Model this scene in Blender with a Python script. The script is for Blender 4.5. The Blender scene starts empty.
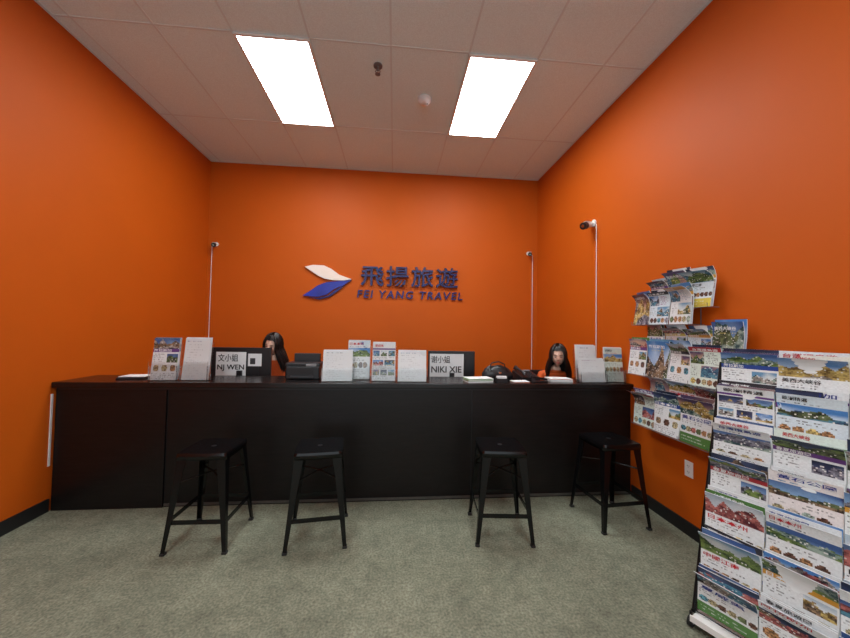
import bpy, math, random
import numpy as np
from mathutils import Vector, Matrix
random.seed(7); RNG=np.random.default_rng(11)
scene=bpy.context.scene
scene.view_settings.view_transform='Standard'
scene.view_settings.look='None'
COL=bpy.context.collection
XL,XR,YB,YF,H=-2.72,2.22,5.14,-2.2,3.896
# ------------------------------------------------------------ materials
def mat(name,col,rough=.6,metal=0.,noise=None,bump=None,spec=.5,trans=0,emit=None,coat=0,stretch=None):
    m=bpy.data.materials.new(name);m.use_nodes=True;nt=m.node_tree;b=nt.nodes['Principled BSDF']
    b.inputs['Base Color'].default_value=(*col,1);b.inputs['Roughness'].default_value=rough
    b.inputs['Metallic'].default_value=metal;b.inputs['Specular IOR Level'].default_value=spec
    if trans:b.inputs['Transmission Weight'].default_value=trans
    if coat:b.inputs['Coat Weight'].default_value=coat
    if emit:
        b.inputs['Emission Color'].default_value=(*emit[0],1);b.inputs['Emission Strength'].default_value=emit[1]
    tc=nt.nodes.new('ShaderNodeTexCoord');src=tc.outputs['Object']
    if stretch:
        mp=nt.nodes.new('ShaderNodeMapping');mp.inputs['Scale'].default_value=stretch;nt.links.new(src,mp.inputs['Vector']);src=mp.outputs[0]
    if noise:
        last=None
        for sc,amt in noise:
            n=nt.nodes.new('ShaderNodeTexNoise');n.inputs['Scale'].default_value=sc;n.inputs['Detail'].default_value=5
            nt.links.new(src,n.inputs['Vector'])
            mr=nt.nodes.new('ShaderNodeMapRange');mr.inputs['From Min'].default_value=.3;mr.inputs['From Max'].default_value=.7
            mr.inputs['To Min'].default_value=1-amt;mr.inputs['To Max'].default_value=1+amt
            nt.links.new(n.outputs['Fac'],mr.inputs['Value'])
            mx=nt.nodes.new('ShaderNodeMix');mx.data_type='RGBA';mx.blend_type='MULTIPLY';mx.inputs[0].default_value=1
            if last is None: mx.inputs[6].default_value=(*col,1)
            else: nt.links.new(last,mx.inputs[6])
            nt.links.new(mr.outputs[0],mx.inputs[7]);last=mx.outputs[2]
        nt.links.new(last,b.inputs['Base Color'])
    if bump:
        n=nt.nodes.new('ShaderNodeTexNoise');n.inputs['Scale'].default_value=bump[0];n.inputs['Detail'].default_value=4
        nt.links.new(src,n.inputs['Vector'])
        bp=nt.nodes.new('ShaderNodeBump');bp.inputs['Strength'].default_value=bump[1];bp.inputs['Distance'].default_value=bump[2]
        nt.links.new(n.outputs['Fac'],bp.inputs['Height']);nt.links.new(bp.outputs[0],b.inputs['Normal'])
    return m
def attr_mat(name,rough=.35):
    m=bpy.data.materials.new(name);m.use_nodes=True;nt=m.node_tree;b=nt.nodes['Principled BSDF']
    a=nt.nodes.new('ShaderNodeAttribute');a.attribute_name='ink';nt.links.new(a.outputs['Color'],b.inputs['Base Color'])
    b.inputs['Roughness'].default_value=rough;return m
M=dict(
 orange=mat('orange_wall_paint',(.50,.090,.004),.55,noise=[(1.3,.04)],bump=(160,.12,.002),spec=.2),
 rear=mat('rear_wall_paint',(.7,.7,.7),.7,noise=[(1,.03)]),
 ceil=mat('ceiling_tile',(.70,.90,.94),.9,noise=[(.7,.03),(140,.08)],bump=(260,.3,.002),spec=.2),
 tbar=mat('ceiling_grid_metal',(.60,.75,.79),.6,noise=[(2,.02)]),
 floor=mat('worn_grey_carpet',(.190,.198,.143),.95,noise=[(.9,.14),(4,.12),(14,.16),(75,.34)],bump=(120,.6,.008),spec=.1),
 base=mat('black_baseboard',(.008,.008,.009),.5,noise=[(5,.1)]),
 counter=mat('espresso_laminate',(.0066,.0048,.0046),.36,noise=[(5,.35),(22,.25)],bump=(22,.15,.001),spec=.32,stretch=(1,1,9)),
 ctop=mat('espresso_top',(.008,.006,.006),.25,noise=[(6,.15)],spec=.4),
 strip=mat('brushed_strip',(.12,.11,.10),.4,.6,noise=[(20,.1)]),
 stool=mat('black_powder_coat',(.003,.003,.0035),.22,0,noise=[(12,.1)],spec=.4),
 rubber=mat('rubber',(.01,.01,.01),.8,noise=[(12,.1)]),
 black=mat('black_plastic',(.008,.008,.010),.4,noise=[(12,.1)]),
 leather=mat('black_leather',(.008,.008,.010),.45,noise=[(12,.1)],bump=(14,.6,.02)),
 dgrey=mat('dark_grey_plastic',(.035,.035,.04),.4,noise=[(12,.1)]),
 grey=mat('grey_plastic',(.25,.25,.26),.45,noise=[(12,.05)]),
 white=mat('white_plastic',(.75,.74,.72),.4,noise=[(12,.02)]),
 wire=mat('black_wire_metal',(.012,.012,.013),.35,.6,noise=[(12,.1)]),
 chrome=mat('chrome',(.7,.7,.7),.15,1,noise=[(12,.03)]),
 dullsteel=mat('dull_steel',(.16,.17,.18),.5,.2,noise=[(12,.03)]),
 paper=mat('paper_white',(.76,.79,.80),.6,noise=[(30,.02)]),
 ink=mat('black_ink',(.01,.01,.012),.6,noise=[(30,.05)]),
 inkblue=mat('blue_ink',(.01,.03,.22),.5,noise=[(30,.05)]),
 inkred=mat('red_ink',(.45,.01,.02),.5,noise=[(30,.05)]),
 acryl=mat('clear_acrylic',(.97,.98,.98),.03,trans=1,noise=None),
 desk=mat('desk_laminate',(.05,.035,.03),.4,noise=[(8,.15)]),
 glow=mat('troffer_lens',(.9,.9,.9),.5,emit=((.93,.98,1),26)),
 print=attr_mat('glossy_print'),
 skin=mat('skin',(.70,.44,.33),.5,noise=[(20,.04)]),
 lip=mat('lips',(.45,.13,.11),.4,noise=[(20,.04)]),
 hair=mat('black_hair',(.006,.005,.005),.35,noise=[(60,.3)]),
 shirt=mat('orange_uniform',(.62,.10,.015),.8,noise=[(40,.1)],bump=(30,.3,.01)),
 trous=mat('dark_trousers',(.02,.02,.03),.8,noise=[(40,.1)]),
 navy=mat('navy_letter',(.010,.015,.085),.3,.2,noise=[(12,.05)]),
 purple=mat('purple_letter',(.016,.016,.11),.3,.2,noise=[(12,.05)]),
 cream=mat('cream_acrylic',(.80,.70,.62),.35,noise=[(5,.03)]),
 blue=mat('blue_acrylic',(.015,.03,.28),.3,noise=[(5,.3)]),
 eye=mat('eye_dark',(.01,.008,.008),.1,noise=[(5,.1)]),
 opaper=mat('orange_paper',(.8,.16,.03),.6,noise=[(5,.05)]),
 gpaper=mat('green_paper',(.1,.35,.12),.6,noise=[(5,.05)]),
)
# ------------------------------------------------------------ mesh builder
class MB:
    def __init__(s): s.v=[];s.f=[];s.m=[];s.mats=[];s.col=[];s.sm=[]
    def mi(s,k):
        if k not in s.mats:s.mats.append(k)
        return s.mats.index(k)
    def add(s,vs,fs,k,T=None,cols=None,smooth=False):
        o=len(s.v);s.v+= [tuple((T@Vector(v)) if T is not None else v) for v in vs]
        i=s.mi(k)
        for n,f in enumerate(fs):
            s.f.append([o+a for a in f]);s.m.append(i);s.sm.append(smooth)
            s.col.append(cols[n] if cols is not None else (.5,.5,.5))
    def box(s,a,b,k,T=None,bev=0.0):
        x0,y0,z0=[min(p,q) for p,q in zip(a,b)];x1,y1,z1=[max(p,q) for p,q in zip(a,b)]
        if bev<=0:
            s.add([(x0,y0,z0),(x1,y0,z0),(x1,y1,z0),(x0,y1,z0),(x0,y0,z1),(x1,y0,z1),(x1,y1,z1),(x0,y1,z1)],
              [(0,3,2,1),(4,5,6,7),(0,1,5,4),(1,2,6,5),(2,3,7,6),(3,0,4,7)],k,T);return
        import bmesh
        bm=bmesh.new();bmesh.ops.create_cube(bm,size=1)
        for v in bm.verts: v.co=Vector(((x0+x1)/2+v.co.x*(x1-x0),(y0+y1)/2+v.co.y*(y1-y0),(z0+z1)/2+v.co.z*(z1-z0)))
        bmesh.ops.bevel(bm,geom=list(bm.edges),offset=bev,segments=2,affect='EDGES',profile=.5)
        bm.verts.index_update();s.add([tuple(v.co) for v in bm.verts],[[v.index for v in f.verts] for f in bm.faces],k,T);bm.free()
    def tube(s,pts,r,k,n=8,T=None,cap=True,smooth=True):
        pts=[Vector(p) for p in pts];R=r if isinstance(r,(list,tuple)) else [r]*len(pts)
        vs=[];fs=[];up=None
        for i,p in enumerate(pts):
            d=(pts[min(i+1,len(pts)-1)]-pts[max(i-1,0)]).normalized()
            if up is None:
                up=Vector((0,0,1)) if abs(d.z)<.9 else Vector((1,0,0))
            a=d.cross(up).normalized();up=a.cross(d).normalized()
            for j in range(n):
                t=2*math.pi*j/n;vs.append(tuple(p+(a*math.cos(t)+up*math.sin(t))*R[i]))
        for i in range(len(pts)-1):
            for j in range(n): fs.append((i*n+j,i*n+(j+1)%n,(i+1)*n+(j+1)%n,(i+1)*n+j))
        s.add(vs,fs,k,T,smooth=smooth)
        if cap:
            s.add(vs[:n],[tuple(range(n-1,-1,-1))],k,T);s.add(vs[-n:],[tuple(range(n))],k,T)
    def ell(s,c,r,k,T=None,nu=16,nv=10,zmin=-1,zmax=1):
        vs=[];fs=[]
        for i in range(nv+1):
            z=zmin+(zmax-zmin)*(.5-.5*math.cos(math.pi*i/nv)) ;q=math.sqrt(max(0,1-z*z))
            for j in range(nu):
                t=2*math.pi*j/nu;vs.append((c[0]+r[0]*q*math.cos(t),c[1]+r[1]*q*math.sin(t),c[2]+r[2]*z))
        for i in range(nv):
            for j in range(nu): fs.append((i*nu+j,i*nu+(j+1)%nu,(i+1)*nu+(j+1)%nu,(i+1)*nu+j))
        s.add(vs,fs,k,T,smooth=True)
    def prism(s,poly,y0,y1,k,T=None):
        n=len(poly);vs=[(x,y0,z) for x,z in poly]+[(x,y1,z) for x,z in poly]
        fs=[tuple(range(n)),tuple(range(2*n-1,n-1,-1))]+[(i,i+n,(i+1)%n+n,(i+1)%n) for i in range(n)]
        s.add(vs,fs,k,T)
    def mesh(s,me,k,T=None,matfn=None):
        o=len(s.v);s.v+=[tuple((T@v.co) if T is not None else v.co) for v in me.vertices]
        for p in me.polygons:
            kk=matfn(p.center) if matfn else k
            s.f.append([o+a for a in p.vertices]);s.m.append(s.mi(kk));s.sm.append(True);s.col.append((.5,.5,.5))
    def obj(s,name,loc=(0,0,0),parent=None,rz=0):
        me=bpy.data.meshes.new(name);me.from_pydata(s.v,[],s.f)
        for k in s.mats: me.materials.append(M[k])
        me.polygons.foreach_set('material_index',s.m);me.polygons.foreach_set('use_smooth',s.sm)
        if 'print' in s.mats:
            ca=me.color_attributes.new('ink','FLOAT_COLOR','CORNER')
            data=[]
            for p in me.polygons: data+=list((*s.col[p.index],1.0))*len(p.vertices)
            ca.data.foreach_set('color',data)
        me.update();o=bpy.data.objects.new(name,me);COL.objects.link(o);o.location=loc;o.rotation_euler[2]=rz
        if parent:o.parent=parent
        return o
def text_mesh(body,h=None,w=None,ext=.004,shear=0,spacing=1,off=0,bev=0,res=3):
    c=bpy.data.curves.new('t','FONT');c.body=body;c.size=1;c.extrude=ext;c.shear=shear;c.space_character=spacing;c.offset=off
    c.resolution_u=res
    o=bpy.data.objects.new('t',c);COL.objects.link(o);bpy.context.view_layer.update()
    dg=bpy.context.evaluated_depsgraph_get();me=bpy.data.meshes.new_from_object(o.evaluated_get(dg));bpy.data.objects.remove(o)
    co=np.array([v.co for v in me.vertices]);mn=co.min(0);mx=co.max(0)
    sx=(w/(mx[0]-mn[0])) if w else None; sy=(h/(mx[1]-mn[1])) if h else None
    if sx is None:sx=sy
    if sy is None:sy=sx
    for v in me.vertices:
        v.co=((v.co.x-mn[0])*sx,-v.co.z,(v.co.y-mn[1])*sy)
    return me
# ------------------------------------------------------------ room
def simple(name,a,b,k):
    m=MB();m.box(a,b,k);return m.obj(name)
T_=.12
simple('floor',(XL-T_,YF-T_,-.1),(XR+T_,YB+T_,0),'floor')
simple('wall_back',(XL-T_,YB,0),(XR+T_,YB+T_,H+.1),'orange')
simple('wall_left',(XL-T_,YF,0),(XL,YB,H+.1),'orange')
simple('wall_right',(XR,YF,0),(XR+T_,YB,H+.1),'orange')
m=MB();m.box((XL-T_,YF-T_,0),(XR+T_,YF,.12),'rear');m.box((XL-T_,YF-T_,3.5),(XR+T_,YF,H+.1),'rear')
m.box((XL-T_,YF-T_,.12),(XL+.15,YF,3.5),'rear');m.box((XR-.15,YF-T_,.12),(XR+T_,YF,3.5),'rear');m.obj('wall_front')  # opening in this unseen wall is added, lets world light brighten the ceiling
m=MB()
for x in (XL+.15,-1.35,-.27,.82,XR-.20): m.box((x,YF-.08,.12),(x+.05,YF-.03,3.5),'grey')
for z in (.12,2.3,3.45): m.box((XL+.15,YF-.078,z),(XR-.15,YF-.032,z+.05),'grey')
m.obj('added_window_1')  # mullions of the added front opening, out of view behind the camera
simple('ceiling',(XL-T_,YF-T_,H),(XR+T_,YB+T_,H+.1),'ceil')
simple('baseboard_left',(XL,YF,0),(XL+.012,2.99,.10),'base')
simple('baseboard_right',(XR-.012,YF,0),(XR,2.99,.10),'base')
simple('baseboard_back',(XL+.012,YB-.012,0),(XR-.012,YB,.10),'base')
g=MB()
xs=[-2.58,-1.97,-1.363,-.753,-.08,.596,1.206,1.82]
ys=[2.818-1.22*k for k in range(-1,5)]
for x in xs: g.box((x-.008,YF,H-.003),(x+.008,YB,H),'tbar')
for y in ys: g.box((XL,y-.008,H-.0028),(XR,y+.008,H),'tbar')
for a,b in [((XL,YF),(XL+.02,YB)),((XR-.02,YF),(XR,YB)),((XL,YB-.02),(XR,YB))]: g.box((*a,H-.004),(*b,H),'tbar')
g.obj('trim_1')
for x in (-1.363,.596):
    for y in (2.818,-.84):
        t=MB();t.box((x+.02,y+.02,H-.014),(x+.59,y+1.20,H-.008),'glow')
        for a,b in [((x,y),(x+.61,y+.02)),((x,y+1.2),(x+.61,y+1.22)),((x,y+.02),(x+.02,y+1.2)),((x+.59,y+.02),(x+.61,y+1.2))]:
            t.box((*a,H-.018),(*b,H-.003),'white')
        t.obj('ceiling_light_panel')
s=MB();s.tube([(0,0,0),(0,0,-.012)],.040,'dullsteel',20);s.tube([(0,0,-.01),(0,0,-.05)],.010,'dullsteel',10)
for sx in (-1,1): s.tube([(sx*.012,0,-.04),(sx*.022,0,-.060),(0,0,-.08)],.004,'dullsteel',6)
s.tube([(0,0,-.08),(0,0,-.084)],.024,'dullsteel',16);s.obj('fire_sprinkler',(-.20,3.04,H-.003))
s=MB();s.tube([(0,0,0),(0,0,-.02),(0,0,-.045),(0,0,-.05)],[.07,.068,.05,.02],'paper',24)
s.tube([(.03,0,-.04),(.03,0,-.052)],.006,'dgrey',8);s.obj('smoke_detector',(.26,3.44,H-.003))
# ------------------------------------------------------------ reception counter
CT=1.027
c=MB();yf=3.0
c.box((XL+.015,yf,0),(-1.87,yf+.04,CT-.045),'counter')
c.box((-1.862,yf+.012,.0),(.70,yf+.05,CT-.045),'counter')
c.box((.708,yf+.012,.0),(XR-.002,yf+.05,CT-.045),'counter')
c.box((-1.87,yf+.02,0),(.71,yf+.045,CT-.045),'black')
c.box((-1.862,yf+.004,.012),(XR-.02,yf+.012,.03),'strip')
c.box((XL+.004,yf-.035,CT-.045),(XR-.002,3.40,CT),'ctop',bev=.006)
c.box((XL+.015,yf-.001,CT-.065),(XR-.002,yf+.02,CT-.045),'black')
for x in (XL+.02,-1.88,.69,XR-.04): c.box((x,yf+.05,0),(x+.03,3.38,CT-.045),'counter')
c.box((XL+.004,3.36,CT-.06),(XR-.002,3.39,.72),'counter')
c.obj('reception_counter')
simple('trim_2',(XL,2.972,.36),(XL+.008,2.986,.93),'white')
d=MB();d.box((XL+.02,3.41,.72),(XR-.005,3.78,.75),'desk',bev=.004)
for x in (XL+.05,-.6,.8,XR-.07): d.box((x,3.46,0),(x+.03,3.76,.72),'desk')
d.obj('work_desk')
# ------------------------------------------------------------ bar stools
def stool(x,y,rz):
    s=MB();w=.163;zt=.645
    n=14;vs=[];fs=[]
    for i in range(n+1):
        for j in range(n+1):
            a=-1+2*i/n;b=-1+2*j/n
            px=a*math.sqrt(1-.10*b*b);py=b*math.sqrt(1-.10*a*a)
            e=max(abs(a),abs(b));z=zt-.008*(1-e*e)**.5 if e<1 else zt
            if e>=1-1e-6: z=zt-.006
            vs.append((px*w,py*w,z))
    for i in range(n):
        for j in range(n): fs.append((i*(n+1)+j,(i+1)*(n+1)+j,(i+1)*(n+1)+j+1,i*(n+1)+j+1))
    s.add(vs,fs,'stool',smooth=True)
    ring=[(i,0) for i in range(n)]+[(n,j) for j in range(n)]+[(n-i,n) for i in range(n)]+[(0,n-j) for j in range(n)]
    top=[vs[i*(n+1)+j] for i,j in ring];L=len(top)
    v2=top+[(p[0]*1.03,p[1]*1.03,zt-.02) for p in top]+[(p[0]*1.03,p[1]*1.03,zt-.05) for p in top]+[(p[0]*.98,p[1]*.98,zt-.05) for p in top]+[(p[0]*.98,p[1]*.98,zt-.015) for p in top]
    s.add(v2,[(r*L+q,(r*L)+(q+1)%L,(r+1)*L+(q+1)%L,(r+1)*L+q) for r in range(4) for q in range(L)],'stool',smooth=True)
    s.box((-w*.95,-w*.95,zt-.022),(w*.95,w*.95,zt-.016),'stool')
    s.tube([(0,0,zt-.011),(0,0,zt-.0068)],.018,'black',16)
    for sx in (-1,1):
        for sy in (-1,1):
            def prof(cx,cy,wd,z,th=.004):
                o=(cx*sx,cy*sy)
                return [(o[0],o[1],z),(o[0]-sx*wd,o[1],z),(o[0]-sx*wd,o[1]-sy*th,z),(o[0]-sx*th,o[1]-sy*th,z),(o[0]-sx*th,o[1]-sy*wd,z),(o[0],o[1]-sy*wd,z)]
            secs=[prof(.156,.156,.064,zt-.035),prof(.162,.162,.052,.52),prof(.184,.186,.036,.25),prof(.205,.210,.025,.012)]
            v=[p for q in secs for p in q]
            f=[(r*6+q,r*6+(q+1)%6,(r+1)*6+(q+1)%6,(r+1)*6+q) for r in range(3) for q in range(6)]+[(18,19,20,21,22,23)]
            s.add(v,f,'stool')
            s.box((sx*.209,sy*.214,0),(sx*.178,sy*.183,.016),'rubber',bev=.003)
    zr=.20;q=.185
    for a,b in [((-q,-q),(q,-q)),((q,-q),(q,q)),((q,q),(-q,q)),((-q,q),(-q,-q))]:
        dx=.003 if a[0]==b[0] else 0;dy=.003 if a[1]==b[1] else 0
        s.box((min(a[0],b[0])-dx,min(a[1],b[1])-dy,zr-.014),(max(a[0],b[0])+dx,max(a[1],b[1])+dy,zr+.014),'stool')
    for sy in (-1,1): s.tube([(-.165,-.165*sy,.44),(0,0,.46),(.165,.165*sy,.44)],.006,'stool',8)
    return s.obj('bar_stool',(x,y,0),rz=rz)
stool(-1.275,2.585,math.radians(-1));stool(-.525,2.57,math.radians(7));stool(.815,2.54,math.radians(-5));stool(1.76,2.65,math.radians(5))
# ------------------------------------------------------------ printed brochures
def smooth_noise(h,w,n):
    g=RNG.random((n+1,n+1));yy=np.linspace(0,n-1e-6,h);xx=np.linspace(0,n-1e-6,w)
    yi=yy.astype(int);xi=xx.astype(int);fy=(yy-yi)[:,None];fx=(xx-xi)[None,:]
    return (g[yi][:,xi]*(1-fy)*(1-fx)+g[yi+1][:,xi]*fy*(1-fx)+g[yi][:,xi+1]*(1-fy)*fx+g[yi+1][:,xi+1]*fy*fx)
PW,PH=36,48
SKY=[((.06,.20,.48),(.55,.66,.76)),((.04,.09,.25),(.20,.34,.55)),((.40,.48,.56),(.74,.76,.78)),((.10,.07,.16),(.60,.38,.25)),((.12,.28,.45),(.72,.74,.70)),((.01,.02,.05),(.06,.09,.20))]
GND=[((.015,.04,.015),(.18,.26,.07)),((.01,.05,.12),(.10,.28,.36)),((.03,.018,.012),(.33,.22,.13)),((.012,.012,.015),(.42,.38,.34)),((.08,.01,.02),(.50,.16,.14)),((.01,.05,.06),(.30,.38,.32)),((.12,.07,.02),(.60,.45,.15)),((.01,.02,.012),(.14,.18,.08)),((.02,.02,.04),(.25,.25,.30))]
def photo(img,r0,r1,c0,c1):
    h,w=r1-r0,c1-c0
    if h<2 or w<2:return
    a=SKY[RNG.integers(len(SKY))];b=GND[RNG.integers(len(GND))];b2=GND[RNG.integers(len(GND))]
    n=smooth_noise(h,w,3);n2=.55*smooth_noise(h,w,min(7,max(h,w)))+.45*smooth_noise(h,w,min(16,max(h,w)));n3=smooth_noise(h,w,3)
    hor=h*(.2+.3*RNG.random())+(smooth_noise(1,w,6)[0]-.5)*h*.6
    for i in range(h):
        for j in range(w):
            if i<hor[j]:
                t=np.clip(i/h*1.3+(n[i,j]-.5),0,1);q=[x+(y-x)*t for x,y in zip(*a)]
            else:
                t=np.clip((n2[i,j]-.3)*2.4+(RNG.random()-.5)*.5,0,1);bb=b if n3[i,j]>.5 else b2;q=[x+(y-x)*t for x,y in zip(*bb)]
                if RNG.random()<.06: q=[.65,.65,.62]
            img[r0+i,c0+j]=q
INKS=[(.02,.02,.03),(.02,.03,.25),(.5,.02,.02),(.02,.18,.35),(.25,.02,.20),(.02,.02,.03)]
BANDS=[(.02,.06,.28),(.38,.03,.04),(.08,.20,.05),(.60,.30,.04),(.12,.04,.20),(.03,.18,.26),(.62,.50,.08),(.03,.03,.04)]
def text(img,r0,rows,c0,c1,col,dens=.75):
    c1=min(c1,PW)
    for r in range(r0,min(r0+rows,PH)):
        for j in range(c0,c1):
            if RNG.random()<dens:
                k=.2+.7*RNG.random();img[r,j]=[p*(1-k)+q*k for p,q in zip(img[r,j],col)]
def disc(img,r,cx,rad):
    col=np.array([GND[RNG.integers(len(GND))][1],(.42,.22,.10),(.12,.06,.04),(.42,.36,.2)][RNG.integers(4)])
    for i in range(max(0,int(r-rad)),min(PH,int(r+rad)+1)):
        for j in range(max(0,int(cx-rad)),min(PW,int(cx+rad)+1)):
            if math.hypot(i-r,j-cx)<rad: img[i,j]=col*(.15+1.3*RNG.random())
TITLES=['黃石公園','加拿大東岸','日本本州','歐洲精選','春夏旅遊團','夏威夷','美西大峽谷','中國江南','阿拉斯加','台灣環島遊']
TM={}
def tmesh(t):
    if t not in TM:
        me=text_mesh(t,h=1,w=1,ext=0,off=.012,res=1)
        TM[t]=([ (v.co.x,v.co.z) for v in me.vertices],[tuple(p.vertices) for p in me.polygons])
    return TM[t]
def lines(img,r0,r1,c0,c1,col=(.12,.12,.12),dens=.5,step=2):
    for r in range(r0,min(r1,PH),step): text(img,r,1,c0,c0+int((c1-c0)*(.6+.4*RNG.random())),col,dens)
def design(kind=None):
    if kind is None: kind=RNG.choice([0,1,1,2,4,5,6])
    img=np.ones((PH,PW,3))*np.array((.72,.75,.76))*(.93+.1*RNG.random())
    if RNG.random()<.25 and kind!=3: img*=np.array([(1,.96,.85),(.85,.94,1),(1,.9,.88),(.9,1,.9)][RNG.integers(4)])
    ink2=INKS[RNG.integers(len(INKS))]
    tcol=['ink','inkblue','inkred','ink'][RNG.integers(4)];tw=.35+.45*RNG.random();tit=[.04+.1*RNG.random(),.885,tw,.075,tcol]
    if kind==0:
        lines(img,7,9,2,30,ink2);photo(img,9,20,0,PW);lines(img,22,25,1,34)
        r_=3+1.6*RNG.random()
        for q in range(int(PW/(2*r_+.6))): disc(img,30,r_+1+q*(2*r_+.6),r_)
        lines(img,36,47,1,34)
    elif kind==1:
        photo(img,0,PH,0,PW);tit=[.08,.78,.7,.10,'paper'];text(img,13,1,5,28,(.7,.6,.15),.7)
    elif kind==2:
        img[7:9]=np.array(BANDS[RNG.integers(len(BANDS))])
        for r in (10,22,34):
            k=RNG.integers(2,4);wd=PW//k
            for c0 in range(k): photo(img,r,r+7,1+c0*wd,c0*wd+wd-1)
            lines(img,min(r+8,47),min(r+11,48),1,34)
    elif kind==4:
        photo(img,0,12,0,PW);band=np.array(BANDS[RNG.integers(len(BANDS))]);img[12:16]=band;tit=[.05,.675,tw,.07,'paper']
        lines(img,18,27,1,18);photo(img,18,28,20,35)
        for q in range(3): disc(img,34,6+q*11.5,4)
        lines(img,40,47,1,34)
    elif kind==5:
        img[0:6]=np.array(BANDS[RNG.integers(len(BANDS))]);tit[4]='paper'
        photo(img,7,22,0,17);lines(img,8,22,19,34,ink2,.6)
        photo(img,24,37,14,PW);lines(img,25,37,1,13)
        for q in range(5): disc(img,42,4+q*7.2,3.3)
    elif kind==6:
        photo(img,0,19,0,PW);tit=[.05,.50,tw+.1,.08,tcol];lines(img,25,29,1,30)
        for q in range(6): disc(img,33,3.5+q*5.9,2.8)
        img[38:PH]=np.array(BANDS[RNG.integers(len(BANDS))]);text(img,41,1,2,25,(.7,.7,.7),.7);text(img,44,1,2,30,(.7,.7,.7),.5)
    elif kind==3:
        text(img,3,1,3,24,ink2,.6);tit=None;lines(img,7,46,4,30,(.40,.41,.43),.35,3)
        return np.clip(img,0,.82),None
    img=img*(.90+.12*RNG.random((PH,PW,1)));return np.clip(img,0,.8),tit
def sheet(mb,org,u,n,w,h,lean,curl,kind=None,twist=0,thick=.004):
    org=Vector(org);u=Vector(u).normalized();n=Vector(n).normalized();img,tit=design(kind)
    vs=[];NX=PW;NY=PH
    wav=.004*RNG.random();ph=RNG.random()*6
    def pos(s_,t,e=0):
        zc=h*t;off=-lean*t
        if t>.55:
            q=(t-.55)/.45;off+=curl*q*q;zc-=curl*.45*q*q
        o=off+wav*math.sin(3*s_+ph)*t*2+twist*(s_-.5)*t+e
        return org+u*(w*s_)+n*o+Vector((0,0,zc))
    for i in range(NY+1):
        for j in range(NX+1): vs.append(tuple(pos(j/NX,1-i/NY)))
    back=[tuple(Vector(v)-n*thick) for v in vs]
    fs=[];cs=[]
    for i in range(NY):
        for j in range(NX):
            a=i*(NX+1)+j;fs.append((a,a+NX+1,a+NX+2,a+1));cs.append(tuple(img[i,j]))
    mb.add(vs,fs,'print',cols=cs,smooth=True)
    bf=[]
    for i in range(0,NY,4):
        a=i*(NX+1);b=(i+4)*(NX+1);bf.append((a,a+NX,b+NX,b))
    mb.add(back,bf,'paper')
    rim=[vs[j] for j in (0,NX)]+[back[j] for j in (0,NX)]
    mb.add(rim,[(0,1,3,2)],'paper')
    for col in (0,NX):
        r=[vs[i*(NX+1)+col] for i in range(NY+1)]+[back[i*(NX+1)+col] for i in range(NY+1)]
        mb.add(r,[(i,i+1,NY+2+i,NY+1+i) for i in range(NY)],'paper')
    if tit:
        tv,tf=tmesh(TITLES[RNG.integers(len(TITLES))])
        x0,t0,tw,th,k=tit
        mb.add([tuple(pos(x0+a*tw,t0+b*th,.0022)) for a,b in tv],tf,k)
def wall_rack(ynear,yfar,rows,name='wall_brochure_rack'):
    par=MB();u=(0,-1,0);n=(-1,0,0)
    ztop=rows[0][0]-.06;zbot=rows[-1][0]-rows[-1][1]
    for y in (ynear+.10,(ynear+yfar)/2,yfar-.10):
        par.tube([(XR-.005,y,ztop),(XR-.005,y,zbot-.01)],.003,'dullsteel',6)
    for (zt,h,base,y0,cnt,wd) in rows:
        zb=zt-h
        par.tube([(XR-base-.012,y0,zb),(XR-base-.012,y0-cnt*(wd+.008),zb)],.002,'dullsteel',6)
        for k in range(cnt+1):
            y=y0-k*(wd+.008)
            par.tube([(XR-.005,y,zb+.0),(XR-base-.012,y,zb),(XR-base-.014,y,zb+.03)],.002,'dullsteel',6)
        for k in range(cnt):
            y=y0-.006-k*(wd+.008)+.02*(RNG.random()-.5)
            cu=.02+.09*RNG.random();tw=.10*(RNG.random()-.5);dz=.06*(RNG.random()-.5)
            for st in range(2):
                sheet(par,(XR-base+.014*st,y-.004*st,zb+.004),u,n,wd,h-.004+.010*st+dz,base*.3,cu*(1 if st==0 else .5),kind=RNG.choice([1,1,4,4,5,6]),twist=tw)
    return par.obj(name)
wall_rack(2.17,2.82,[(1.98,.29,.080,2.68,3,.175),(1.86,.29,.12,2.82,3,.185)])
wall_rack(1.92,2.86,[(1.59,.29,.085,2.74,4,.20),(1.45,.31,.125,2.88,4,.205)])
wall_rack(1.98,2.82,[(1.16,.27,.085,2.70,3,.22),(1.05,.33,.125,2.82,3,.235)])
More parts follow.
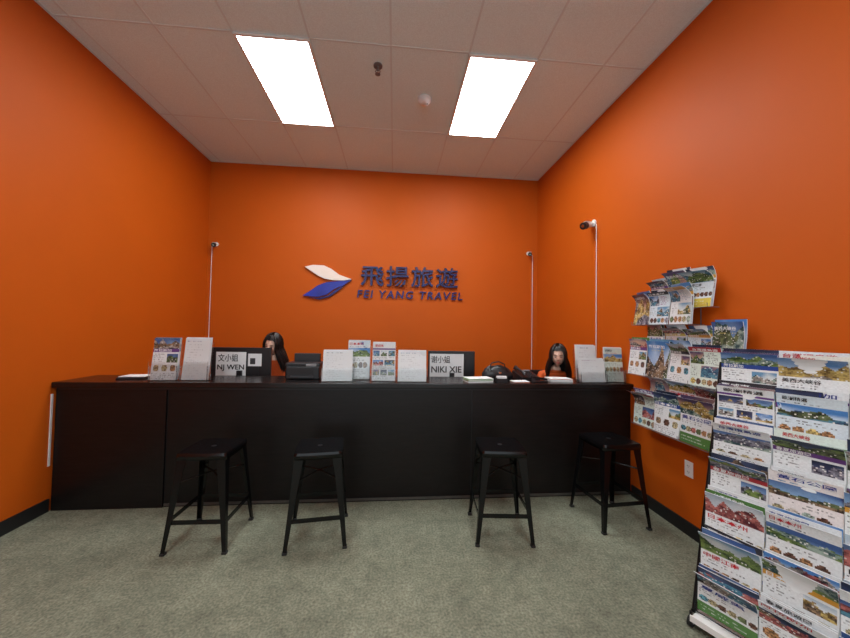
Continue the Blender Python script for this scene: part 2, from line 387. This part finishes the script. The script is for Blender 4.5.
def floor_rack():
    mb=MB();A=math.radians(65);u=Vector((math.cos(A),-math.sin(A),0));n=Vector((-math.sin(A),-math.cos(A),0))
    O=Vector((1.555,1.65,0));W=.71;ZT=1.42;tilt=.405;BK=.36
    def P(s,z,o=0): return O+u*s+n*(o-tilt*z/ZT)+Vector((0,0,z))
    for s_ in (-.008,W+.008):
        mb.tube([P(s_,.06,-.01),P(s_,ZT-.08,-.01)],.009,'wire',8)
        back=O+u*s_-n*BK
        mb.tube([P(s_,ZT-.08,-.012),back+Vector((0,0,.07))],.009,'wire',8)
        mb.tube([P(s_,.07,0),back+Vector((0,0,.07))],.009,'wire',8)
        for q in (P(s_,.0,0),back):
            q=Vector((q.x,q.y,0))
            mb.tube([q-u*.010+Vector((0,0,.026)),q+u*.010+Vector((0,0,.026))],.026,'rubber',16)
            mb.tube([q-u*.012+Vector((0,0,.026)),q+u*.012+Vector((0,0,.026))],.010,'grey',10)
            mb.tube([q+Vector((0,0,.05)),q+Vector((0,0,.075))],.008,'wire',8)
    for z in (.10,.5,1.0,ZT-.08): mb.tube([P(-.01,z,-.03),P(W+.01,z,-.03)],.006,'wire',6)
    mb.tube([O-n*BK+Vector((0,0,.07)),O+u*W-n*BK+Vector((0,0,.07))],.008,'wire',6)
    rows=7;dz=.185;wd=.232
    for k in range(rows):
        zt=ZT-.015-k*dz;h=.285 if k<rows-1 else .22;zb=zt-h
        zb=max(zb,.075)
        ob=-.02;ot=.035
        mb.tube([P(0,zb,ob+.015),P(W,zb,ob+.015)],.003,'wire',6)
        for s_ in (0,.236,.472,W): mb.tube([P(s_,zb,-.03),P(s_,zb,ob+.015),P(s_,zb+.03,ob+.018)],.0025,'wire',6)
        for c_ in range(3):
            cu=.008+.05*RNG.random()
            for st in range(3):
                s0=.001+c_*.236+.006*RNG.random();
                b=P(s0,zb+.005,ob-.010*st);t=P(s0,zt,ot-.010*st)
                lean=-((t-b).dot(n))
                sheet(mb,b,u,n,wd,zt-zb+.020*(RNG.random()-.5)+.007*st,lean,cu if st==0 else .008,kind=RNG.choice([0,0,1,2,4,5,6,6]),twist=.03*(RNG.random()-.5))
    T=Matrix.Translation(O)@Matrix.Rotation(-A,4,'Z')
    mb.box((0,-.03,.055),(W,.28,.062),'white',T)
    mb.box((0,-.034,.045),(W,-.028,.075),'white',T)
    return mb.obj('floor_brochure_rack')
floor_rack()
# ------------------------------------------------------------ wall fittings
o=MB();o.box((-.006,-.036,-.058),(0,.036,.058),'white',bev=.002)
for z in (-.022,.022):
    o.box((-.0085,-.017,z-.014),(-.005,.017,z+.014),'white',bev=.002)
    for y in (-.007,.007): o.box((-.0092,y-.0015,z-.003),(-.0083,y+.0015,z+.007),'ink')
    o.tube([(-.0083,0,z-.008),(-.0092,0,z-.008)],.002,'ink',8)
o.obj('wall_outlet',(XR,2.38,.49))
def cctv(loc,wallx,wally,aim,cab_xy,z0,z1,sc=1):
    m=MB();a=Vector(aim).normalized();w=Vector((wallx,wally,0))
    m.tube([w*-.002,w*-.012*sc],.03*sc,'white',16)
    m.tube([w*-.004,w*-.05*sc,w*-.065*sc+Vector((0,0,-.015*sc))],.010*sc,'white',8)
    c_=w*-.07*sc+Vector((0,0,-.02*sc))
    m.tube([c_-a*.05*sc,c_-a*.048*sc,c_+a*.03*sc,c_+a*.045*sc],[.016*sc,.027*sc,.028*sc,.028*sc],'white',16)
    m.tube([c_+a*.012*sc,c_+a*.054*sc],.0295*sc,'black',16)
    m.tube([c_+a*.054*sc,c_+a*.058*sc],.012*sc,'chrome',12)
    m.box(c_+Vector((-.02,-.02,.026))*sc,c_+Vector((.02,.02,.030))*sc,'white')
    o=m.obj('security_camera',loc)
    L=Vector(loc);cc=Vector((cab_xy[0],cab_xy[1],0));k=MB()
    k.tube([w*-.01,Vector((cc.x-L.x,cc.y-L.y,-.03)),Vector((cc.x-L.x,cc.y-L.y,z0-L.z)),Vector((cc.x-L.x,cc.y-L.y,z1-L.z))],.0045,'white',6)
    k.obj('cable',parent=o);return o
cctv((-2.60,YB,2.68),0,1,(.3,-1,-.35),(-2.66,YB-.008),2.5,.76)
cctv((2.07,YB,2.72),0,1,(-.3,-1,-.35),(2.14,YB-.008),2.5,.76)
cctv((XR,3.60,2.73),1,0,(-.8,-.45,-.3),(XR-.008,3.55),2.6,.76,1.35)
# ------------------------------------------------------------ logo
def L(px,py): return (-1.34+(px-305)*.01489, 2.42-(py-265-.02*(px-305))*.0142)
e=bpy.data.objects.new('wall_logo_sign',None);COL.objects.link(e);e.location=(0,YB,0)
m=MB();m.prism([L(*p) for p in [(305,267),(313,265),(324,265.5),(331,269),(339,275),(351,279.5),(343,281),(332,280.5),(324,279),(318,276)]][::-1],-.035,-.004,'cream');m.obj('emblem_wing',parent=e)
m=MB();m.prism([L(*p) for p in [(304,297),(311,292),(318,286.5),(326,283),(336,282),(351,280.5),(343,286),(334,290),(327,296),(318,298.5)]][::-1],-.035,-.004,'blue')
m.prism([L(*p) for p in [(309,298.5),(318,299.5),(328,297),(335,291),(345,285.5),(338,292),(330,298),(320,301)]][::-1],-.03,-.004,'purple');m.obj('emblem_swoosh',parent=e)
me=text_mesh('飛揚旅遊',h=.31,w=1.47,ext=.02,spacing=1.12,off=.010);mm=MB();mm.mesh(me,'navy')
q=mm.obj('letters_chinese',(-.52,-.028,2.135),parent=e)
me=text_mesh('FEI YANG TRAVEL',h=.118,w=1.60,ext=.03,shear=.14,off=.014,spacing=1.22);mm=MB();mm.mesh(me,'purple')
q=mm.obj('letters_english',(-.57,-.02,1.955),parent=e);q.scale=(1,.3,1)
for ob in e.children:
    for p in ob.data.polygons:p.use_smooth=False
# ------------------------------------------------------------ counter-top items
def holder(x0,x1,y,ztop,kind,thick=.03,name='acrylic_brochure_holder',rz=0):
    w=x1-x0;m=MB();h=ztop-CT
    m.box((-w/2,-.045,0),(w/2,.05,.004),'acryl')
    m.box((-w/2,-.045,.004),(w/2,-.042,h*.45),'acryl')
    for s_ in (-1,1): m.box((s_*w/2-.0015*s_,-.045,.004),(s_*w/2-.0045*s_,.01,h*.35),'acryl')
    m.add([(-w/2,.0,.004),(w/2,.0,.004),(w/2,.05,h*.9),(-w/2,.05,h*.9),(-w/2,.004,.004),(w/2,.004,.004),(w/2,.054,h*.9),(-w/2,.054,h*.9)],
          [(0,1,2,3),(7,6,5,4),(0,4,5,1),(3,2,6,7),(0,3,7,4),(1,5,6,2)],'acryl')
    for st in range(3):
        sheet(m,(-w/2+.008,-.032+.010*st,.006),(1,0,0),(0,-1,0),w-.016,h-.008+.004*st,.045,.004,kind=kind)
    return m.obj(name,((x0+x1)/2,y,CT),rz=rz)
holder(-2.05,-1.83,3.09,1.385,4,rz=.05);holder(-1.81,-1.58,3.10,1.39,3,rz=-.04)
holder(-.63,-.36,3.07,1.30,3,rz=.05);holder(-.43,-.215,3.19,1.385,0);holder(-.20,.02,3.09,1.375,2,rz=-.03)
holder(.03,.30,3.07,1.305,3);holder(1.74,2.0,3.07,1.25,3);holder(1.80,2.02,3.24,1.37,3);holder(2.01,2.20,3.10,1.355,0,rz=-.1)
def monitor(x,y,w,top,paper,lines_,card=False):
    m=MB();h=.35;zb=top-.75-h
    m.box((-w/2,-.02,zb),(w/2,.012,zb+h),'black',bev=.006)
    m.box((-w*.3,-.030,zb+h*.2),(w*.3,-.018,zb+h*.8),'black',bev=.005)
    m.box((-w/2+.012,.012,zb+.02),(w/2-.012,.0135,zb+h-.012),'dgrey')
    m.box((-.025,-.06,.01),(.025,-.02,zb+h*.35),'black',bev=.004)
    m.box((-.11,-.12,0),(.11,.06,.012),'black',bev=.004)
    x0,x1,z0,z1=paper;m.box((x0-x,-.035,z0-.75),(x1-x,-.031,z1-.75),'paper')
    if card: m.box((x1-x+.02,-.034,1.10-.75),(x1-x+.15,-.031,1.225-.75),'paper');m.box((x1-x+.04,-.035,1.12-.75),(x1-x+.09,-.0335,1.18-.75),'dgrey')
    o=m.obj('computer_monitor',(x,y,.75))
    for i,(t,hh,ww,xx,zz) in enumerate(lines_):
        q=MB();q.mesh(text_mesh(t,h=hh,w=ww,ext=.002,off=.014 if i else .004),'ink');q.obj('name_plate_lettering_%d'%(i+1),(xx-x,-.0365,zz-.75),parent=o)
monitor(-1.53,3.58,.58,1.285,(-1.76,-1.475,1.0,1.24),[('文小姐',.075,.19,-1.74,1.145),('NJ WEN',.065,.255,-1.745,1.05)],True)
monitor(.61,3.58,.50,1.275,(.375,.735,1.0,1.245),[('谢小姐',.075,.20,.39,1.15),('NIKI XIE',.065,.32,.392,1.05)])
m=MB();m.box((-.15,-.11,0),(.15,.11,.12),'black',bev=.012);m.box((-.155,-.10,.115),(.155,.112,.15),'black',bev=.01)
m.box((-.12,.05,.14),(.12,.09,.225),'black',bev=.006);m.box((-.10,-.14,.025),(.10,-.10,.035),'dgrey')
m.box((-.10,-.112,.05),(.10,-.108,.09),'ink');m.box((.03,-.112,.12),(.12,-.098,.14),'grey',bev=.002)
m.obj('inkjet_printer',(-.82,3.26,CT))
m=MB();m.add([(-.10,-.09,0),(.10,-.09,0),(.10,.09,0),(-.10,.09,0),(-.10,-.09,.025),(.10,-.09,.025),(.10,.09,.075),(-.10,.09,.075)],[(0,3,2,1),(4,5,6,7),(0,1,5,4),(1,2,6,5),(2,3,7,6),(3,0,4,7)],'black')
m.tube([(-.065,-.085,.045),(-.065,-.08,.062),(-.065,-.04,.072),(-.065,.04,.094),(-.065,.08,.104),(-.065,.09,.088)],[.022,.021,.013,.013,.021,.022],'black',10)
for i in range(3):
    for j in range(4): m.box((-.015+i*.03,-.065+j*.027,.030+j*.0078),(.003+i*.03,-.049+j*.027,.040+j*.0078),'dgrey')
m.box((-.015,.05,.068),(.08,.075,.079),'grey');m.obj('desk_telephone',(1.31,3.28,CT),rz=.2)
m=MB();NUa=24;prof=[(0,.14,.062),(.012,.152,.070),(.05,.150,.068),(.09,.128,.052),(.115,.10,.030),(.122,.085,.012),(.118,.0,.0)]
vs=[];fs=[]
for i,(z,a,b) in enumerate(prof):
    for j in range(NUa):
        t=2*math.pi*j/NUa;c_,s_=math.cos(t),math.sin(t);p_=.55
        vs.append((a*math.copysign(abs(c_)**p_,c_),b*math.copysign(abs(s_)**p_,s_),z+(.014*math.sin(2.3*c_*2+1) if i>2 else 0)))
for i in range(len(prof)-1):
    for j in range(NUa): fs.append((i*NUa+j,i*NUa+(j+1)%NUa,(i+1)*NUa+(j+1)%NUa,(i+1)*NUa+j))
fs.append(tuple(range(NUa-1,-1,-1)));m.add(vs,fs,'leather',smooth=True)
m.tube([(-.08,-.045,.085),(-.09,-.055,.12),(-.03,-.075,.135),(.05,-.08,.12),(.08,-.06,.08)],.006,'leather',8)
m.tube([(-.08,.03,.10),(-.05,.03,.15),(.02,.02,.165),(.08,.02,.14),(.09,.03,.09)],.006,'leather',8)
m.box((-.015,-.074,.055),(.015,-.066,.075),'chrome',bev=.002)
m.obj('black_handbag',(1.02,3.28,CT),rz=.05)
m=MB();m.box((-.075,-.018,0),(.075,.018,.012),'black',bev=.003)
m.add([(-.075,-.016,.04),(.07,-.016,.018),(.07,.016,.018),(-.075,.016,.04),(-.075,-.016,.058),(.07,-.016,.036),(.07,.016,.036),(-.075,.016,.058)],[(0,3,2,1),(4,5,6,7),(0,1,5,4),(1,2,6,5),(2,3,7,6),(3,0,4,7)],'black')
m.box((-.075,-.012,.01),(-.055,.012,.045),'dgrey');m.obj('stapler',(1.355,3.06,CT),rz=.05)
def stack(x,y,cols,w=.21,d=.15,rz=0,name='paper_stack'):
    m=MB();z=0
    for k,t in cols:
        jx=.008*random.uniform(-1,1);m.box((-w/2+jx,-d/2+jx,z),(w/2+jx,d/2+jx,z+t),k);z+=t
    return m.obj(name,(x,y,CT),rz=rz)
stack(.78,3.10,[('paper',.014),('gpaper',.003),('paper',.012),('gpaper',.002),('paper',.004)],w=.24,rz=.15)
stack(1.58,3.14,[('paper',.01),('paper',.014),('opaper',.004),('paper',.003)],rz=-.05)
stack(1.17,3.07,[('opaper',.006),('paper',.006)],w=.15,d=.10,rz=.1)
stack(-2.25,3.2,[('black',.012),('dgrey',.008),('paper',.004)],w=.2,rz=.1)
m=MB();m.box((-.05,-.03,0),(.05,.03,.004),'black');
for a,b in [((-.05,-.03,.004),(.05,-.027,.035)),((-.05,.027,.004),(.05,.03,.05)),((-.05,-.027,.004),(-.047,.027,.04)),((.047,-.027,.004),(.05,.027,.04))]: m.box(a,b,'black')
m.box((-.045,-.02,.006),(.045,.015,.055),'paper');m.obj('business_card_holder',(.99,3.06,CT))
# ------------------------------------------------------------ people
def skin_mesh(J,E,root=0,sub=2):
    me=bpy.data.meshes.new('sk');me.from_pydata([j[0] for j in J],E,[]);o=bpy.data.objects.new('sk',me);COL.objects.link(o)
    md=o.modifiers.new('s','SKIN');md.use_smooth_shade=True
    sv=me.skin_vertices[0].data
    for i,j in enumerate(J):
        r=j[1];sv[i].radius=r if isinstance(r,tuple) else (r,r);sv[i].use_root=(i==root)
    sb=o.modifiers.new('u','SUBSURF');sb.levels=sub
    bpy.context.view_layer.update();dg=bpy.context.evaluated_depsgraph_get()
    r=bpy.data.meshes.new_from_object(o.evaluated_get(dg));bpy.data.objects.remove(o);return r
def head_mesh(mb,T):
    NU,NV=48,36;vs=[];fs=[]
    def gb(x,z,x0,z0,sx,sz): return math.exp(-((x-x0)/sx)**2-((z-z0)/sz)**2)
    for i in range(NV+1):
        th=math.pi*i/NV
        for j in range(NU):
            ph=2*math.pi*j/NU
            dx,dy,dz=math.sin(th)*math.cos(ph),math.sin(th)*math.sin(ph),math.cos(th)
            x,y,z=.074*dx,.094*dy,.115*dz
            if z<0:
                k=1-.38*(-z/.115)**1.6;x*=k
                if y>0:y*=1-.45*(-z/.115)
            if dy<0:
                f=-dy
                y-=f*.022*gb(x,z,0,-.018,.011,.020)
                y-=f*.010*gb(x,z,0,.008,.009,.022)
                y+=f*.010*(gb(x,z,-.030,.006,.016,.012)+gb(x,z,.030,.006,.016,.012))
                y-=f*.005*gb(x,z,0,-.056,.022,.008)
                y-=f*.006*gb(x,z,0,-.095,.022,.014)
                y-=f*.004*(gb(x,z,-.038,-.028,.018,.02)+gb(x,z,.038,-.028,.018,.02))
            vs.append((x,y,z))
    for i in range(NV):
        for j in range(NU): fs.append((i*NU+j,(i+1)*NU+j,(i+1)*NU+(j+1)%NU,i*NU+(j+1)%NU))
    mb.add(vs,fs,'skin',T,smooth=True)
    for s_ in (-1,1):
        mb.ell((s_*.030,-.077,.003),(.012,.008,.0048),'white',T,12,8)
        mb.ell((s_*.030,-.0835,.002),(.0050,.003,.0046),'eye',T,10,6)
        mb.tube([(s_*.016,-.084,.007),(s_*.030,-.0868,.0095),(s_*.045,-.078,.006)],.0022,'hair',6,T)
        mb.tube([(s_*.014,-.091,.026),(s_*.030,-.090,.030),(s_*.048,-.079,.025)],.0022,'hair',6,T)
        mb.ell((s_*.074,.006,-.004),(.009,.018,.030),'skin',T,10,8)
    mb.tube([(-.022,-.087,-.055),(-.008,-.096,-.052),(0,-.097,-.0535),(.008,-.096,-.052),(.022,-.087,-.055)],[.002,.0045,.004,.0045,.002],'lip',8,T)
    mb.tube([(-.019,-.088,-.058),(0,-.096,-.062),(.019,-.088,-.058)],[.002,.0055,.002],'lip',8,T)
def hair(mb,T,zlen,seed=1,bias=0,flare=.3):
    rg=random.Random(seed)
    NU,NV=40,22;vs=[];fs=[]
    for i in range(NV+1):
        th=math.pi*.72*i/NV
        for j in range(NU):
            ph=2*math.pi*j/NU;dx,dy,dz=math.sin(th)*math.cos(ph),math.sin(th)*math.sin(ph),math.cos(th)
            vs.append((.083*dx,.103*dy+.004,.124*dz+.002))
    for i in range(NV):
        for j in range(NU):
            ph=2*math.pi*(j+.5)/NU;th=math.pi*.72*(i+.5)/NV
            front=abs(((ph-1.5*math.pi)+math.pi)%(2*math.pi)-math.pi)
            if front<.95 and th>.95: continue
            fs.append((i*NU+j,(i+1)*NU+j,(i+1)*NU+(j+1)%NU,i*NU+(j+1)%NU))
    mb.add(vs,fs,'hair',T,smooth=True)
    for k in range(300):
        a=rg.uniform(.80,2*math.pi-.80)
        ph=-math.pi/2+a;pts=[];g=1+rg.uniform(.0,.14);R=(.085*g,.106*g)
        for q in range(7):
            th=.12+(math.pi*.55-.12)*q/6
            pts.append((R[0]*math.sin(th)*math.cos(ph),R[1]*math.sin(th)*math.sin(ph)+.004,.126*g*math.cos(th)))
        x,y,z=pts[-1];zl=zlen+rg.uniform(-.04,.03);wob=rg.uniform(-.012,.012)
        for q in range(1,7):
            t=q/6;pts.append((x*(1+flare*t)+wob*math.sin(3*t)+bias*t,y*(1-.25*t if y>0 else 1+.1*t)+wob*t,z+(zl-z)*t))
        rad=[.004]+[.0065]*9+[.006,.005,.0015]
        mb.tube(pts,rad[:len(pts)],'hair',5,T,cap=False)
    for k in range(46):
        a=rg.uniform(-1.0,1.0);ph=-math.pi/2+a;pts=[]
        for q in range(6):
            th=.15+(.86+.35*abs(a)-.15)*q/5;p2=ph+ (.25 if a>0 else -.25)*q/5
            pts.append((.086*math.sin(th)*math.cos(p2),.107*math.sin(th)*math.sin(p2)+.003,.127*math.cos(th)))
        mb.tube(pts,[.004,.005,.005,.005,.004,.0015],'hair',5,T,cap=False)
def person(x,y,rz,fwd,drop,nod,turn,seed,bias=0,roll=0,flare=.3):
    f=fwd;z=-drop;wy=-.27-.3*f
    J=[((0,0,.60),(.15,.12)),((0,-.02-.2*f,.78),(.125,.10)),((0,-.04-.6*f,.98+z*.6),(.15,.10)),((0,-.05-.85*f,1.10+z),(.07,.06)),((0,-.06-f,1.20+z),(.045,.045)),
       ((-.15,-.05-.75*f,1.07+z),(.055,.055)),((-.22,-.08-.6*f,.84+z*.6),(.042,.042)),((-.13,wy,.80),(.027,.022)),
       ((.15,-.05-.75*f,1.07+z),(.055,.055)),((.22,-.08-.6*f,.84+z*.6),(.042,.042)),((.13,wy,.80),(.027,.022)),
       ((-.10,-.05,.575),(.09,.085)),((-.11,-.38,.56),(.062,.06)),((-.11,-.30,.12),(.04,.04)),((-.11,-.44,.045),(.035,.03)),
       ((.10,-.05,.575),(.09,.085)),((.11,-.38,.56),(.062,.06)),((.11,-.30,.12),(.04,.04)),((.11,-.44,.045),(.035,.03))]
    E=[(0,1),(1,2),(2,3),(3,4),(2,5),(5,6),(6,7),(2,8),(8,9),(9,10),(0,11),(11,12),(12,13),(13,14),(0,15),(15,16),(16,17),(17,18)]
    me=skin_mesh(J,E)
    def mf(c):
        if c.z>1.135+z: return 'skin'
        if c.z<.09: return 'rubber'
        if c.z<.66 : return 'trous'
        if c.y<wy+.08 and c.z<.9: return 'skin'
        return 'shirt'
    mb=MB();mb.mesh(me,'shirt',matfn=mf)
    for s_ in (-1,1):
        w=Vector((s_*.13,wy,.80));palm=skin_mesh([(w+Vector((0,.01,0)),(.022,.018)),(w+Vector((-s_*.008,-.04,-.004)),(.036,.014)),(w+Vector((-s_*.012,-.08,-.008)),(.036,.012))],[(0,1),(1,2)])
        mb.mesh(palm,'skin')
        for q,(ln,ox) in enumerate([(.062,-.028),(.072,-.010),(.068,.009),(.052,.027)]):
            b=w+Vector((-s_*.012+ox,-.078,-.006))
            mb.mesh(skin_mesh([(b,.0085),(b+Vector((ox*.1,-ln*.45,.006)),.0085),(b+Vector((ox*.15,-ln*.78,-.006)),.0078),(b+Vector((ox*.15,-ln,-.018)),.0065)],[(0,1),(1,2),(2,3)],sub=1),'skin')
        b=w+Vector((-s_*.03,-.03,-.004))
        mb.mesh(skin_mesh([(b,.011),(b+Vector((-s_*.025,-.025,-.004)),.0095),(b+Vector((-s_*.034,-.052,-.012)),.008)],[(0,1),(1,2)],sub=1),'skin')
    hc=Vector((0,-.085-f,1.295+z))
    T=Matrix.Translation(hc)@Matrix.Rotation(turn,4,'Z')@Matrix.Rotation(roll,4,'Y')@Matrix.Rotation(nod,4,'X')
    head_mesh(mb,T);hair(mb,T,-.24,seed,bias,flare)
    return mb.obj('seated_woman',(x,y,0),rz=rz)
def chair(x,y,rz):
    m=MB();m.box((-.23,-.22,.42),(.23,.22,.485),'black',bev=.02);m.tube([(0,0,.07),(0,0,.44)],.025,'dgrey',12)
    m.box((-.20,.22,.60),(.20,.26,1.0),'black',bev=.018);m.tube([(0,.15,.43),(0,.27,.46),(0,.275,.75)],.016,'dgrey',8)
    for s_ in (-1,1): m.tube([(s_*.24,.10,.46),(s_*.27,.10,.66),(s_*.27,-.12,.66)],.014,'dgrey',8)
    for k in range(5):
        a=k*2*math.pi/5+.3;e=Vector((.27*math.cos(a),.27*math.sin(a),.07));m.tube([(0,0,.10),e],[.022,.014],'dgrey',8)
        m.tube([e+Vector((-.012*math.sin(a),.012*math.cos(a),-.045)),e+Vector((.012*math.sin(a),-.012*math.cos(a),-.045))],.025,'rubber',12)
    return m.obj('office_chair',(x,y,0),rz=rz)
person(-1.34,4.02,0,.03,.0,.26,-.18,3,roll=.15,bias=.06,flare=.55)
chair(-1.34,4.04,0)
person(1.86,4.02,0,.22,.07,.18,-.45,5,flare=.55)
chair(1.86,4.04,0)
# ------------------------------------------------------------ camera
f,yaw,pitch,roll,h=338.582,.089,.030,.018,1.502
fw=Vector((math.sin(yaw)*math.cos(pitch),math.cos(yaw)*math.cos(pitch),math.sin(pitch)))
r=Vector((math.cos(yaw),-math.sin(yaw),0));u=r.cross(fw)
r2=math.cos(roll)*r+math.sin(roll)*u;u2=-math.sin(roll)*r+math.cos(roll)*u
cd=bpy.data.cameras.new('camera');cd.sensor_width=36;cd.lens=f*36/850;cd.clip_start=.05
co=bpy.data.objects.new('camera',cd);COL.objects.link(co)
R=Matrix((r2,u2,-fw)).transposed().to_4x4();co.matrix_world=Matrix.Translation((0,0,h))@R
scene.camera=co
w=bpy.data.worlds.new('world');scene.world=w;w.use_nodes=True
w.node_tree.nodes['Background'].inputs[0].default_value=(.85,.94,1,1)
w.node_tree.nodes['Background'].inputs[1].default_value=1.6
